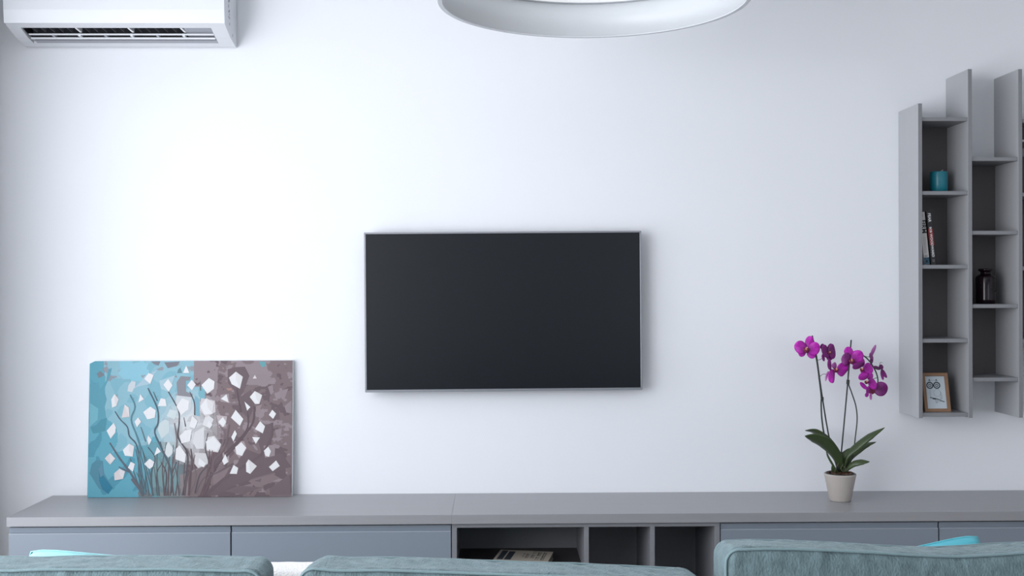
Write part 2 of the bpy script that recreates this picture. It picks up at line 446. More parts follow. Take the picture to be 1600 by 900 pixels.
# turquoise candle
z = BZ[0][1] + BT / 2 + 0.0003
t = thing('candle', 'turquoise pillar candle standing on the second board of the wall shelf', 'candle', (1.869, -0.11, z))
b = lathe(bmesh.new(), [(0, 0), (0.034, 0), (0.0355, 0.002), (0.0355, 0.083), (0.0345, 0.0875), (0.033, 0.089), (0.028, 0.085), (0.012, 0.080), (0, 0.079)], 36)
for v in b.verts:
    if v.co.z > 0.05: v.co.z += 0.0025 * noise.noise(Vector((v.co.x * 60, v.co.y * 60, 1)))
obj('wax_body', b, mat('turquoise_wax', (0.002, 0.17, 0.225), 0.42, var=0.2, scale=18, coat=0.2), t, smooth=True)
obj('wick', tube(bmesh.new(), [(0.004, 0, 0.078), (0.008, -0.002, 0.092), (0.017, -0.003, 0.0965)], 0.0014, 6), mat('pale_wick', (0.5, 0.5, 0.5), 0.8), t)


def upright_book(x, y, z, w, h, d, lean, cover, label, group='books on the wall shelf'):
    t = thing('upright_book', label, 'book', (x, y, z), (0, -lean, 0), group)
    b = bmesh.new()
    box(b, 0, 0.0016, 0.001, d, 0, h, 0.0004); box(b, w - 0.0016, w, 0.001, d, 0, h, 0.0004)
    obj('cover', b, cover, t)
    obj('spine', bx(0, w, 0, 0.0016, 0, h, 0.0006), cover, t)
    obj('page_block', bx(0.0017, w - 0.0017, 0.0018, d - 0.003, 0.002, h - 0.002), mat('page_edges', (0.34, 0.31, 0.25), 0.9), t)
    return t


def spine_patch(t, name, x0, x1, z0, z1, m, label=None, y=-0.0004):
    return obj(name, bx(x0, x1, y, 0.0002, z0, z1), m, t, label=label)


def spine_text(t, s, size, cx, cz, m, label=None, sx=1.0, y=-0.0008):
    b = text_bm(s, size, 0.0001)
    # reads downwards: letter x -> -Z, letter y -> +X
    b.transform(Matrix(((0, sx, 0, cx), (0, 0, -1, y), (-1, 0, 0, cz), (0, 0, 0, 1))))
    return obj('lettering', b, m, t, label=label)


z = BZ[0][2] + BT / 2 + 0.0005
M_wsp = mat('worn_white_cover', (0.55, 0.53, 0.52), 0.5, var=0.12, scale=20)
M_bsp = mat('black_cover', (0.012, 0.011, 0.013), 0.45, var=0.2)
M_wink = mat('white_ink', (0.75, 0.75, 0.76), 0.5)
LEAN = math.radians(5.6)
t = upright_book(1.7815, -0.175, z, 0.0225, 0.219, 0.13, LEAN, M_wsp, 'white-spined paperback lettered FIRM leaning on the shelf side')
spine_patch(t, 'spine_band', 0.0003, 0.0222, 0.001, 0.030, mat('dark_teal_ink', (0.015, 0.07, 0.11), 0.5), 'dark teal band at the foot of the spine')
spine_text(t, 'FIRM', 0.027, 0.0115, 0.158, mat('black_ink', (0.02, 0.02, 0.022), 0.6), 'black title lettering', 1.05)
spine_patch(t, 'spine_mark', 0.009, 0.0135, 0.010, 0.018, M_wink, 'small white emblem')
b = bmesh.new(); rr = random.Random(5)
for cx in (0.008, 0.0135):
    q = 0.050
    while q < 0.112:
        l = rr.uniform(0.003, 0.006); box(b, cx - 0.0012, cx + 0.0012, -0.0004, 0.0002, q, q + l); q += l + 0.0018
obj('small_print', b, mat('faint_grey_ink', (0.33, 0.32, 0.31), 0.6), t, label='faint small print')['kind'] = 'stuff'
for q in ((0.004, 0.014, 0.199, 0.213), (0.005, 0.017, 0.0315, 0.040)):
    spine_patch(t, 'smudged_print', *q, mat('faint_grey_ink', (0.33, 0.32, 0.31), 0.6), 'grey smudged print')
t = upright_book(1.8105, -0.175, z, 0.0205, 0.224, 0.13, LEAN, M_bsp, 'black and red paperback leaning against the white-spined book')
spine_patch(t, 'spine_band', 0.0003, 0.0202, 0.082, 0.150, mat('red_ink', (0.22, 0.012, 0.016), 0.5, var=0.5, scale=30), 'red band in the middle of the spine')
spine_text(t, 'FEAR', 0.0165, 0.0105, 0.196, M_wink, 'white title lettering', 0.95)
spine_text(t, 'BOB', 0.0125, 0.0105, 0.145, M_wink, 'white name lettering')
spine_text(t, 'WOODWARD', 0.0150, 0.0105, 0.080, M_wink, 'white name lettering', 0.9)
b = bmesh.new()
for a, c, q, r in ((0.007, 0.014, 0.012, 0.0135), (0.007, 0.0085, 0.012, 0.022), (0.0125, 0.014, 0.012, 0.022), (0.007, 0.011, 0.0205, 0.022)): box(b, a, c, -0.0004, 0.0002, q, r)
obj('spine_mark', b, mat('grey_mark_ink', (0.25, 0.25, 0.25), 0.6), t, label='small grey publisher mark')

# dark glass vase on the second bay
z = BZ[1][2] + BT / 2 + 0.0003
t = thing('glass_vase', 'dark purple glass jar with wide flat lip on the wall shelf', 'vase', (2.062, -0.12, z))
pf = [(0, 0), (0.036, 0), (0.0395, 0.003), (0.0398, 0.02), (0.0402, 0.106), (0.0385, 0.113), (0.0325, 0.119), (0.0235, 0.123), (0.0205, 0.128), (0.021, 0.134), (0.0285, 0.138), (0.0305, 0.1415), (0.0300, 0.146), (0.026, 0.1475), (0.019, 0.146), (0.0185, 0.125),
      (0.0300, 0.113), (0.0370, 0.104), (0.0370, 0.006), (0, 0.005)]
M_glass = mat('dark_purple_glass', (0.005, 0.0008, 0.0035), 0.12, trans=0.05, spec=0.35)
obj('jar', lathe(bmesh.new(), pf, 48), M_glass, t, smooth=True)
b = bmesh.new(); rr = random.Random(9)
for k in range(34):
    a = rr.uniform(-2.7, -0.5); zz = rr.uniform(0.052, 0.104)
    bmesh.ops.create_icosphere(b, subdivisions=1, radius=rr.uniform(0.0013, 0.0028), matrix=Matrix.Translation((0.0400 * math.cos(a), 0.0400 * math.sin(a), zz)))
obj('embossed_pattern', b, M_glass, t, smooth=True)

# framed owl print
z = BZ[0][4] + BT / 2 + 0.0006
t = thing('picture_frame', 'small wooden picture frame with an owl drawing on the lowest shelf board', 'picture frame', (1.8365, -0.178, z), (math.radians(-13.5), 0, 0))
M_oak = mat('oak_frame', (0.24, 0.13, 0.07), 0.5, var=0.2, scale=12, stretch=(12, 12, 1))
FW, FH, fb = 0.0545, 0.163, 0.0135
obj('frame_bar', bx(-FW, -FW + fb, 0, 0.012, 0, FH, 0.0008), M_oak, t); obj('frame_bar', bx(FW - fb, FW, 0, 0.012, 0, FH, 0.0008), M_oak, t)
obj('frame_bar', bx(-FW + fb, FW - fb, 0.0002, 0.012, 0, fb, 0.0008), M_oak, t); obj('frame_bar', bx(-FW + fb, FW - fb, 0.0002, 0.012, FH - fb, FH, 0.0008), M_oak, t)
pr = obj('print', bx(-FW + fb, FW - fb, 0.006, 0.0075, fb, FH - fb), mat('pale_print_paper', (0.50, 0.56, 0.61), 0.7), t)
obj('backing', bx(-FW + 0.004, FW - 0.004, 0.0076, 0.0118, 0.004, FH - 0.004), M_black, t)
b = bmesh.new()


def ring2(b, cx, cz, r0, r1, y, n=28):
    a = [b.verts.new((cx + r0 * math.cos(2 * PI * k / n), y, cz + r0 * math.sin(2 * PI * k / n))) for k in range(n)]
    c = [b.verts.new((cx + r1 * math.cos(2 * PI * k / n), y, cz + r1 * math.sin(2 * PI * k / n))) for k in range(n)]
    for k in range(n): b.faces.new((a[k], c[k], c[(k + 1) % n], a[(k + 1) % n]))


def line2(b, pts, w, y):
    for (x0, z0), (x1, z1) in zip(pts, pts[1:]):
        d = Vector((x1 - x0, 0, z1 - z0)); L = d.length
        if L < 1e-6: continue
        nn = Vector((-d.z, 0, d.x)) / L * w / 2; e = d / L * w * 0.3
        p, q = Vector((x0, y, z0)) - e, Vector((x1, y, z1)) + e
        b.faces.new([b.verts.new(v) for v in (p - nn, q - nn, q + nn, p + nn)])


yo = 0.0057
ex, ez = 0.0145, 0.111
for s in (-1, 1):
    cx = -0.008 + s * ex
    ring2(b, cx, ez, 0.0100, 0.0148, yo); ring2(b, cx, ez, 0.0035, 0.0066, yo)
    line2(b, [(cx - 0.003, 0.128), (cx, 0.137), (cx + 0.003, 0.128)], 0.0022, yo)
line2(b, [(-0.023, 0.132), (0.008, 0.132)], 0.0006, yo)
ring2(b, 0.005, 0.079, 0.0140, 0.0146, yo)
line2(b, [(-0.024, 0.092), (-0.025, 0.075), (-0.022, 0.058)], 0.0008, yo)
line2(b, [(0.019, 0.085), (0.024, 0.07), (0.024, 0.056), (0.012, 0.05)], 0.0008, yo)
line2(b, [(0.021, 0.078), (0.014, 0.056)], 0.0006, yo); line2(b, [(0.023, 0.07), (0.018, 0.054)], 0.0006, yo)
line2(b, [(-0.026, 0.060), (-0.012, 0.057), (0.006, 0.053), (0.020, 0.046), (0.032, 0.042)], 0.0032, yo)
line2(b, [(-0.014, 0.056), (-0.004, 0.0545)], 0.006, yo)
line2(b, [(-0.004, 0.053), (-0.005, 0.040), (0.002, 0.038), (0.003, 0.05)], 0.0009, yo)
line2(b, [(-0.001, 0.05), (-0.001, 0.036)], 0.0007, yo); line2(b, [(0.006, 0.05), (0.008, 0.042), (0.018, 0.044)], 0.0007, yo)
obj('owl_drawing', b, mat('dark_drawing_ink', (0.03, 0.04, 0.045), 0.7), pr)

# books in the third bay, cut by the edge of the picture
z = BZ[2][1] + BT / 2 + 0.0003
xx = PX[2] + PT + 0.002
tb = upright_book(xx, -0.19, z, 0.030, 0.276, 0.15, 0.0, M_bsp, 'tall black book with a pale band at the far right of the wall shelf')
spine_patch(tb, 'spine_band', 0.0003, 0.0297, 0.212, 0.220, mat('pale_band_ink', (0.45, 0.47, 0.5), 0.5), 'pale band')
spine_patch(tb, 'spine_band', 0.0003, 0.0297, 0.150, 0.185, mat('mid_grey_ink', (0.12, 0.125, 0.14), 0.5), 'grey band')

# ------------------------------------------------------------------ leaning canvas
CW, CH, CT = 0.855, 0.571, 0.024
lean = math.radians(3.2)
t = thing('canvas_painting', 'unframed canvas of white flowers on teal and mauve leaning on the wall', 'painting', (-1.281, -0.0575, 0.5545), (-lean, 0, 0))
out = [(-CW / 2, 0), (CW / 2, 0), (CW / 2, CH), (-CW / 2 + 0.022, CH - 0.001), (-CW / 2 + 0.003, CH - 0.011)]
b = bmesh.new()
fa = [b.verts.new((x, 0.0006, z)) for x, z in out]; fb_ = [b.verts.new((x, CT, z)) for x, z in out]
for i in range(5): b.faces.new((fa[i], fb_[i], fb_[(i + 1) % 5], fa[(i + 1) % 5]))
b.faces.new(fa); b.faces.new(fb_[::-1]); bmesh.ops.recalc_face_normals(b, faces=b.faces)
obj('canvas', b, M_canvas, t)


def Q(px, py):            # sketch units of the painting (0..1093, 0..738 from its top left) to metres
    return ((px - 70) / 1093 - 0.5) * CW, (1 - (py - 82) / 738) * CH


def mixc(a, c, k): return tuple(a[i] + (c[i] - a[i]) * k for i in range(3))


TEAL, TEAL_L, TEAL_D = lin((92, 168, 188)), lin((142, 190, 205)), lin((72, 150, 172))
MAU_L, MAU, MAU_D = lin((148, 134, 140)), lin((124, 106, 110)), lin((102, 84, 90))
GLOW, GREYG = lin((222, 226, 228)), lin((112, 142, 145))
b = bmesh.new(); lay = b.loops.layers.float_color.new('paint')
NX, NZ = 230, 156
grid = []
for i in range(NX + 1):
    col = []
    for j in range(NZ + 1):
        x = -CW / 2 + CW * i / NX; zz = CH * j / NZ
        zmax = CH - max(0, (-CW / 2 + 0.022 - x)) * 0.5
        col.append(b.verts.new((x, 0, min(zz, zmax))))
    grid.append(col)
for i in range(NX):
    for j in range(NZ):
        u = 70 + 1093 * (i + 0.5) / NX; v = 82 + 738 * (1 - (j + 0.5) / NZ)
        n1 = noise.noise(Vector((u / 75, v / 85, 3.1))); n2 = noise.noise(Vector((u / 38 + 9, v / 55, 7.7))); n3 = noise.noise(Vector((u / 130 + 4, v / 150, 1.2)))
        n4 = noise.fractal(Vector((u / 60, v / 40, 5.5)), 1.0, 2.0, 3)
        # boundary of the two colour fields
        edge = 630 if v < 225 else 690 if v < 290 else 665 if v < 390 else 560 + 40 * n1
        soft = 2 if v < 390 else 45
        k = min(1, max(0, (u - edge) / soft * 0.5 + 0.5))
        # teal field
        if v < 560 + 120 * n1 + 60 * n2 and u > 150 + 60 * n3 + (v - 100) * 0.12: tc = mixc(TEAL_L, TEAL, 0.35 if n1 > 0.12 else 0.0)
        else: tc = TEAL_D if n1 + 0.5 * n2 > 0.28 else TEAL
        if 230 < u < 390 and v < 190 and n2 + n3 > -0.1: tc = lin((140, 200, 218))
        if v > 520 and u > 330: tc = mixc(tc, GREYG, min(1, (u - 330) / 160) * (0.85 if n2 > -0.2 else 0.6))
        if n4 > 0.62 and v < 300: tc = mixc(tc, MAU_L, 0.7)
        # mauve field
        mc = MAU_L if (u < 760 + 70 * n1 + 40 * n2 and v < 330 + 60 * n2) or n4 + n1 * 0.5 > 0.33 else MAU
        if (v > 560 + 130 * n3 + 50 * n2 and n1 + n2 * 0.6 > 0.0) or (n4 < -0.42): mc = MAU_D
        if math.hypot((u - 945) / 95, (v - 150) / 75) < 0.9 + 0.5 * n1: mc = MAU_L
        c = mixc(tc, mc, k)
        # pale bloom in the middle
        d = math.hypot((u - 605) / 185, (v - 440) / 215)
        g = max(0, 1 - d) ** 0.8
        g = min(1, g * (1.1 + 0.5 * n2 + 0.3 * n1))
        g = round(g * 6) / 6
        c = mixc(c, mixc(GLOW, MAU_L, 0.35 if n2 > 0.25 else 0.05), g)
        f = b.faces.new((grid[i][j], grid[i + 1][j], grid[i + 1][j + 1], grid[i][j + 1]))
        for l in f.loops: l[lay] = c + (1,)
LAYER = [0.00006]


def dab(pts, c, up=True):
    """one brush dab: a flat polygon of paint standing a little proud of the ground"""
    y = -LAYER[0]; LAYER[0] += 0.000012
    vs = [b.verts.new((*[Q(px, py)[0]], y, Q(px, py)[1])) for px, py in pts]
    f = b.faces.new(vs)
    f.normal_update()
    if f.normal.y > 0: f.normal_flip()
    for l in f.loops: l[lay] = c + (1,)


def stroke(pts, w0, w1, c):
    P = spline([(p[0], p[1], 0) for p in pts], 4)
    L, R = [], []
    for i, p in enumerate(P):
        d = (P[min(i + 1, len(P) - 1)] - P[max(i - 1, 0)]).normalized(); nn = Vector((-d.y, d.x, 0))
        w = 1.25 * (w0 + (w1 - w0) * i / (len(P) - 1)) / 2 * (1 + 0.3 * noise.noise(p / 20))
        L.append(p + nn * w); R.append(p - nn * w)
    y = -LAYER[0]; LAYER[0] += 0.000012
    va = [b.verts.new((Q(p.x, p.y)[0], y, Q(p.x, p.y)[1])) for p in L]; vb = [b.verts.new((Q(p.x, p.y)[0], y, Q(p.x, p.y)[1])) for p in R]
    for i in range(len(P) - 1):
        f = b.faces.new((va[i], va[i + 1], vb[i + 1], vb[i])); f.normal_update()
        if f.normal.y > 0: f.normal_flip()
        for l in f.loops: l[lay] = c + (1,)


def S_(*c): return lin(c)


# large patches
dab([(190, 120), (180, 165), (150, 235), (165, 290), (155, 330), (168, 420), (150, 470), (120, 440), (90, 472), (78, 400), (72, 300), (80, 180), (100, 205), (120, 195), (128, 235), (160, 190), (172, 125)], S_(88, 160, 180))
dab([(76, 310), (120, 340), (118, 400), (74, 440)], S_(112, 180, 196))
dab([(135, 400), (168, 390), (160, 460), (130, 470), (95, 475), (80, 440), (110, 430)], S_(70, 146, 165))
dab([(113, 620), (150, 622), (158, 690), (205, 768), (182, 802), (130, 770), (80, 690), (90, 640)], S_(74, 138, 158))
dab([(130, 680), (152, 700), (205, 768), (182, 802), (150, 775), (132, 730)], S_(20, 122, 152))
dab([(128, 665), (146, 640), (152, 700), (138, 712)], S_(92, 140, 165))
dab([(108, 150), (128, 135), (152, 158), (120, 175)], S_(120, 130, 142))
dab([(255, 110), (330, 88), (385, 95), (370, 145), (310, 175), (255, 180), (225, 150)], S_(142, 200, 218))
dab([(400, 85), (450, 85), (440, 108), (415, 100)], S_(125, 130, 140)); dab([(470, 90), (555, 86), (540, 110), (490, 122)], S_(122, 124, 135))
dab([(545, 130), (558, 118), (568, 148), (540, 150)], S_(98, 138, 148))
dab([(560, 165), (615, 170), (608, 190), (588, 190), (590, 250), (625, 262), (625, 280), (545, 275), (538, 200)], S_(138, 138, 146))
dab([(660, 225), (690, 240), (692, 290), (668, 296), (655, 260)], S_(120, 180, 195))
dab([(640, 270), (662, 290), (665, 385), (638, 378), (632, 300)], S_(128, 178, 196))
dab([(980, 85), (1015, 90), (1018, 112), (995, 118)], S_(96, 165, 172))
dab([(805, 232), (835, 232), (838, 244), (815, 245)], S_(170, 130, 122))
for p in ([(900, 160), (1005, 150), (1050, 175), (1020, 215), (925, 215), (905, 190)], [(1030, 225), (1055, 215), (1062, 255), (1045, 270)], [(1090, 250), (1140, 235), (1120, 290), (1095, 285)],
          [(1120, 330), (1158, 300), (1158, 370), (1130, 365)], [(1070, 460), (1108, 450), (1100, 500), (1078, 495)]): dab(p, S_(146, 132, 138))
for p in ([(812, 130), (850, 118), (905, 115), (930, 165), (900, 250), (870, 300), (845, 240), (815, 205)], [(880, 280), (940, 240), (960, 330), (930, 400), (890, 360)], [(1000, 440), (1058, 420), (1050, 560), (1000, 590), (980, 520)],
          [(700, 810), (780, 700), (870, 640), (910, 560), (985, 590), (1110, 590), (1160, 660), (1070, 690), (960, 720), (850, 760), (760, 812)], [(840, 480), (880, 500), (850, 590), (820, 620), (810, 550)],
          [(1050, 345), (1090, 340), (1095, 400), (1060, 410)]): dab(p, S_(106, 88, 94))
for p in ([(740, 690), (830, 660), (790, 735), (745, 780)], [(930, 735), (1060, 700), (1100, 720), (980, 775)], [(870, 770), (960, 745), (940, 800), (860, 810)]): dab(p, S_(132, 114, 118))
for p in ([(960, 735), (1000, 722), (995, 742)], [(1040, 780), (1150, 700), (1158, 810), (1050, 812)], [(800, 790), (880, 760), (1000, 770), (900, 808)]): dab(p, S_(112, 95, 100))
dab([(420, 590), (470, 640), (530, 650), (560, 730), (555, 800), (420, 810), (415, 720)], S_(116, 152, 156))
dab([(415, 770), (460, 760), (490, 800), (430, 812)], S_(106, 134, 140)); dab([(470, 600), (520, 605), (500, 640), (470, 635)], S_(110, 140, 146))
dab([(340, 790), (390, 780), (420, 818), (345, 818)], S_(118, 120, 124)); dab([(560, 700), (600, 690), (690, 650), (660, 818), (575, 818)], S_(138, 128, 130))
dab([(455, 795), (560, 790), (575, 818), (450, 818)], S_(128, 140, 142)); dab([(600, 700), (720, 640), (700, 810), (615, 815)], S_(120, 104, 106))
# veils of pale petals behind
for p, c in (([(297, 190), (318, 195), (316, 222), (300, 252), (275, 246), (280, 215)], (205, 214, 220)), ([(350, 190), (365, 165), (435, 130), (420, 150), (398, 207), (330, 222), (300, 240)], (172, 200, 215)), ([(505, 345), (545, 355), (530, 400), (487, 382)], (210, 222, 224)),
             ([(480, 400), (500, 410), (502, 470), (462, 505), (440, 455), (450, 420)], (205, 218, 220)), ([(500, 520), (532, 570), (502, 608), (468, 575)], (218, 226, 228)), ([(445, 190), (530, 160), (500, 250), (455, 235)], (170, 202, 214)),
             ([(640, 470), (690, 440), (690, 560), (650, 560), (628, 520)], (222, 222, 224)), ([(700, 370), (740, 400), (720, 450), (680, 430)], (226, 226, 228)), ([(540, 270), (620, 280), (615, 350), (560, 385), (532, 330)], (210, 216, 220)),
             ([(672, 285), (745, 300), (750, 360), (700, 390), (665, 350)], (214, 208, 212)), ([(755, 378), (812, 385), (805, 440), (770, 445)], (190, 178, 182)), ([(640, 580), (705, 585), (715, 640), (660, 665), (640, 640)], (214, 212, 214)),
             ([(700, 500), (745, 490), (785, 540), (765, 580), (705, 570)], (222, 220, 222)), ([(775, 268), (820, 262), (825, 312), (776, 305)], (160, 146, 150)), ([(850, 520), (905, 520), (920, 560), (880, 612), (848, 570)], (165, 150, 154)),
             ([(1010, 545), (1072, 540), (1070, 600), (1018, 610)], (150, 136, 140)), ([(965, 330), (1000, 320), (985, 360), (970, 380)], (150, 132, 136)), ([(790, 580), (825, 590), (826, 632), (795, 648)], (168, 154, 158))): dab(p, S_(*c))
# stems and twigs
DK, DT = S_(78, 72, 80), S_(70, 92, 106)
MB_ = S_(92, 74, 80)
for pts, w, c in (([(210, 355), (240, 400), (278, 440), (290, 490), (325, 530), (345, 600), (360, 700), (380, 805)], 8, DT), ([(185, 525), (240, 610), (300, 690), (362, 800)], 11, S_(84, 98, 112)), ([(290, 265), (318, 330), (298, 400), (330, 490), (350, 560), (345, 650), (380, 800)], 10, S_(82, 130, 146)),
                  ([(385, 230), (437, 340), (442, 420), (425, 470), (465, 560), (510, 660), (522, 740), (516, 800)], 10, DT), ([(495, 250), (550, 350), (555, 420), (552, 500), (600, 580), (600, 680), (580, 810)], 8, DK), ([(610, 250), (635, 310), (638, 378)], 6, DK),
                  ([(710, 475), (698, 560), (715, 640), (670, 700), (645, 800)], 6, DK), ([(862, 235), (880, 330), (887, 365)], 10, MB_), ([(960, 330), (950, 420), (895, 500), (835, 575), (760, 650), (722, 720), (690, 808)], 12, MB_), ([(922, 360), (922, 450), (860, 530), (800, 590)], 10, MB_),
                  ([(1055, 420), (1050, 500), (990, 600), (880, 670), (780, 740), (700, 812)], 14, S_(100, 82, 88)), ([(390, 550), (430, 610), (410, 690), (418, 800)], 7, DT), ([(465, 640), (440, 690), (440, 790)], 6, DK), ([(460, 630), (490, 690), (487, 800)], 7, DK), ([(545, 630), (520, 700), (518, 795)], 7, DK),
                  ([(620, 560), (628, 640), (600, 720), (590, 808)], 9, S_(100, 86, 92)), ([(825, 430), (800, 560), (745, 620), (738, 690)], 10, S_(108, 90, 96)), ([(350, 440), (378, 520)], 7, S_(96, 118, 130)), ([(235, 655), (292, 685)], 7, S_(84, 98, 112)), ([(530, 420), (545, 520), (530, 640)], 9, S_(120, 110, 114)),
                  ([(455, 520), (470, 580)], 6, DT), ([(325, 560), (350, 680), (372, 800)], 6, DT), ([(345, 700), (360, 800)], 5, DT), ([(378, 690), (384, 795)], 5, DT), ([(415, 250), (437, 300)], 5, DT), ([(600, 560), (650, 700), (620, 800)], 6, S_(112, 98, 102)), ([(580, 390), (590, 440)], 4, DK), ([(735, 560), (740, 680)], 6, S_(112, 88, 92)),
                  ([(650, 800), (690, 720), (760, 690), (850, 640)], 8, S_(104, 88, 94)), ([(770, 430), (800, 480), (780, 560)], 8, S_(120, 104, 110)), ([(305, 720), (355, 780)], 16, S_(96, 98, 110)), ([(665, 190), (668, 245)], 5, S_(110, 110, 118))): stroke(pts, w * 0.6, w, c)
rr = random.Random(12)
for k in range(26):                                  # the thicket of thin stems low in the middle
    x0 = rr.uniform(360, 720); x1 = x0 + (x0 - 520) * rr.uniform(0.1, 0.55) + rr.uniform(-25, 25); yt = rr.uniform(520, 690)
    stroke([(x1, yt), ((x0 + x1) / 2 + rr.uniform(-18, 18), (yt + 800) / 2), (x0, 812)], 2.5, 5.5, S_(84, 98, 106) if x0 < 470 else S_(96, 84, 90) if x0 < 600 else S_(100, 80, 86))
# white petals
WP = [[(388, 147), (415, 160), (398, 207), (365, 180)], [(493, 180), (517, 215), (497, 250), (468, 212)], [(620, 185), (642, 210), (622, 243), (596, 215)], [(712, 176), (743, 195), (740, 235), (705, 262), (672, 215)], [(857, 142), (895, 170), (880, 235), (835, 210), (820, 175)],
      [(960, 248), (1000, 270), (985, 318), (962, 318), (933, 280)], [(1055, 350), (1076, 372), (1060, 400), (1037, 378)], [(990, 412), (1017, 440), (1005, 478), (963, 455)], [(905, 305), (937, 335), (920, 355)], [(808, 265), (820, 310), (778, 290)], [(858, 350), (900, 400), (882, 437), (833, 392)],
      [(790, 388), (808, 415), (792, 443), (765, 415)], [(948, 497), (990, 500), (968, 535)], [(855, 460), (866, 480), (848, 522), (836, 497)], [(890, 525), (917, 555), (895, 600), (865, 590), (858, 552)], [(1035, 550), (1050, 575), (1040, 605), (1020, 600), (1012, 572)], [(1078, 625), (1098, 655), (1060, 683), (1040, 660)],
      [(930, 618), (975, 655), (940, 697), (918, 685), (917, 640)], [(805, 590), (822, 630), (800, 648), (788, 625)], [(850, 648), (875, 665), (868, 697), (830, 695)], [(665, 610), (705, 640), (690, 660), (660, 645)], [(740, 495), (780, 540), (760, 575), (705, 560), (700, 520)], [(570, 285), (608, 300), (605, 345), (565, 378), (540, 330)],
      [(700, 285), (740, 310), (735, 370), (690, 375), (668, 330)], [(400, 330), (430, 350), (425, 390), (385, 400), (362, 360)], [(455, 285), (480, 290), (487, 328), (440, 328)], [(345, 262), (365, 290), (335, 308)], [(207, 260), (230, 290), (218, 325), (195, 335), (190, 290)], [(262, 318), (285, 335), (290, 385), (247, 390)],
      [(335, 388), (352, 412), (330, 442), (317, 412)], [(205, 417), (217, 440), (215, 470), (190, 503), (168, 460)], [(290, 530), (317, 545), (310, 600), (268, 595), (256, 565)], [(188, 580), (217, 610), (190, 643), (160, 610)], [(300, 628), (322, 640), (312, 682), (285, 660)], [(400, 612), (425, 630), (418, 655), (400, 668), (372, 640)],
      [(240, 665), (270, 680), (260, 720), (215, 728), (212, 690)], [(390, 485), (410, 510), (395, 540), (386, 510)], [(440, 548), (460, 575), (425, 595)], [(560, 540), (595, 590), (590, 635), (538, 615), (540, 560)], [(625, 380), (655, 410), (640, 450), (610, 440)], [(590, 460), (625, 455), (615, 520), (570, 530), (558, 490)],
      [(590, 107), (607, 148), (573, 148)], [(960, 160), (970, 180), (948, 180)], [(715, 405), (735, 430), (720, 452), (705, 430)]]
for i, p in enumerate(WP):
    dab(p, S_(236, 236, 238) if i not in (28, 32, 35, 42) else S_(222, 214, 214))
    if i in (4, 5, 27, 28, 31, 32, 17, 23, 35):       # a second, greyer plane on the fuller flowers
        cx = sum(q[0] for q in p) / len(p); cy = sum(q[1] for q in p) / len(p)
        dab([p[0], (cx, cy), p[2], p[1]], S_(226, 224, 226))
obj('painted_picture', b, M_paint, t)

# ------------------------------------------------------------------ potted orchid
OX, OY = 1.4205, -0.20
t = thing('potted_orchid', 'magenta orchid with two staked stems in a clay-grey pot', 'plant', (OX, OY, ZT + 0.0003))
K = 1 / 382.0


def o3(px, py, dy=0.0):   # a point of the plant sketch, dy metres behind (+) or before (-) the pot's axis, at its true size there
    q = 1 + dy / 4.45
    return Vector((((px - 772) * q - 541) * K, dy, (336.3 - (py - 446) * q) * K))


M_pot = mat('grey_clay', (0.47, 0.425, 0.39), 0.8, var=0.08, scale=25, bump=0.1, bscale=120)
obj('pot', lathe(bmesh.new(), [(0, 0), (0.041, 0), (0.0435, 0.003), (0.0625, 0.102), (0.0640, 0.106), (0.0640, 0.110), (0.0615, 0.1115), (0.0590, 0.109), (0.0565, 0.098), (0.042, 0.012), (0, 0.012)], 48), M_pot, t, smooth=True)
obj('inner_pot', lathe(bmesh.new(), [(0.0560, 0.095), (0.0585, 0.113), (0.0560, 0.114), (0.0535, 0.094)], 40, closed=True), mat('dark_green_plastic', (0.02, 0.03, 0.028), 0.4), t, smooth=True)
b = bmesh.new(); rr = random.Random(4)
for k in range(70):
    a, r = rr.uniform(0, 2 * PI), 0.048 * math.sqrt(rr.random())
    m4 = Matrix.Translation((r * math.cos(a), r * math.sin(a), 0.100 + rr.uniform(0, 0.010))) @ Euler((rr.random() * 3, rr.random() * 3, rr.random() * 3)).to_matrix().to_4x4() @ Matrix.Diagonal((1, 0.6, 0.45, 1))
    bmesh.ops.create_cube(b, size=rr.uniform(0.010, 0.018), matrix=m4)
o = obj('bark_chips', b, mat('pine_bark', (0.10, 0.05, 0.032), 0.9, var=0.5, scale=30), t); o['kind'] = 'stuff'
obj('soil', lathe(bmesh.new(), [(0, 0.099), (0.0545, 0.099), (0.053, 0.093), (0, 0.093)], 32), mat('dark_soil', (0.03, 0.022, 0.017), 0.95), t)

M_leaf = mat('orchid_leaf', (0.040, 0.064, 0.020), 0.36, var=0.3, scale=14, spec=0.5)


def leaf(path, widths, fold, twist, m=M_leaf):
    """strap leaf along a 3-D path; the blade's side vector mixes depth and the in-picture normal by twist"""
    P = spline(path, 5); n = len(P); b = bmesh.new(); rows = []
    for i, p in enumerate(P):
        s = i / (n - 1); d = (P[min(i + 1, n - 1)] - P[max(i - 1, 0)]).normalized()
        inpl = Vector((-d.z, 0, d.x)).normalized(); dep = Vector((0, 1, 0))
        side = (inpl * math.cos(twist) + dep * math.sin(twist)).normalized(); nrm = side.cross(d).normalized()
        w = interp(widths, s) / 2
        rows.append([b.verts.new(p + side * w * q + nrm * abs(q) * fold * w) for q in (-1, -0.55, 0, 0.55, 1)])
    for r0, r1 in zip(rows, rows[1:]):
        for k in range(4): b.faces.new((r0[k], r0[k + 1], r1[k + 1], r1[k]))
    o = obj('leaf', b, m, t, smooth=True)
    md = o.modifiers.new('thickness', 'SOLIDIFY'); md.thickness = 0.0022; md.offset = 0
    return o


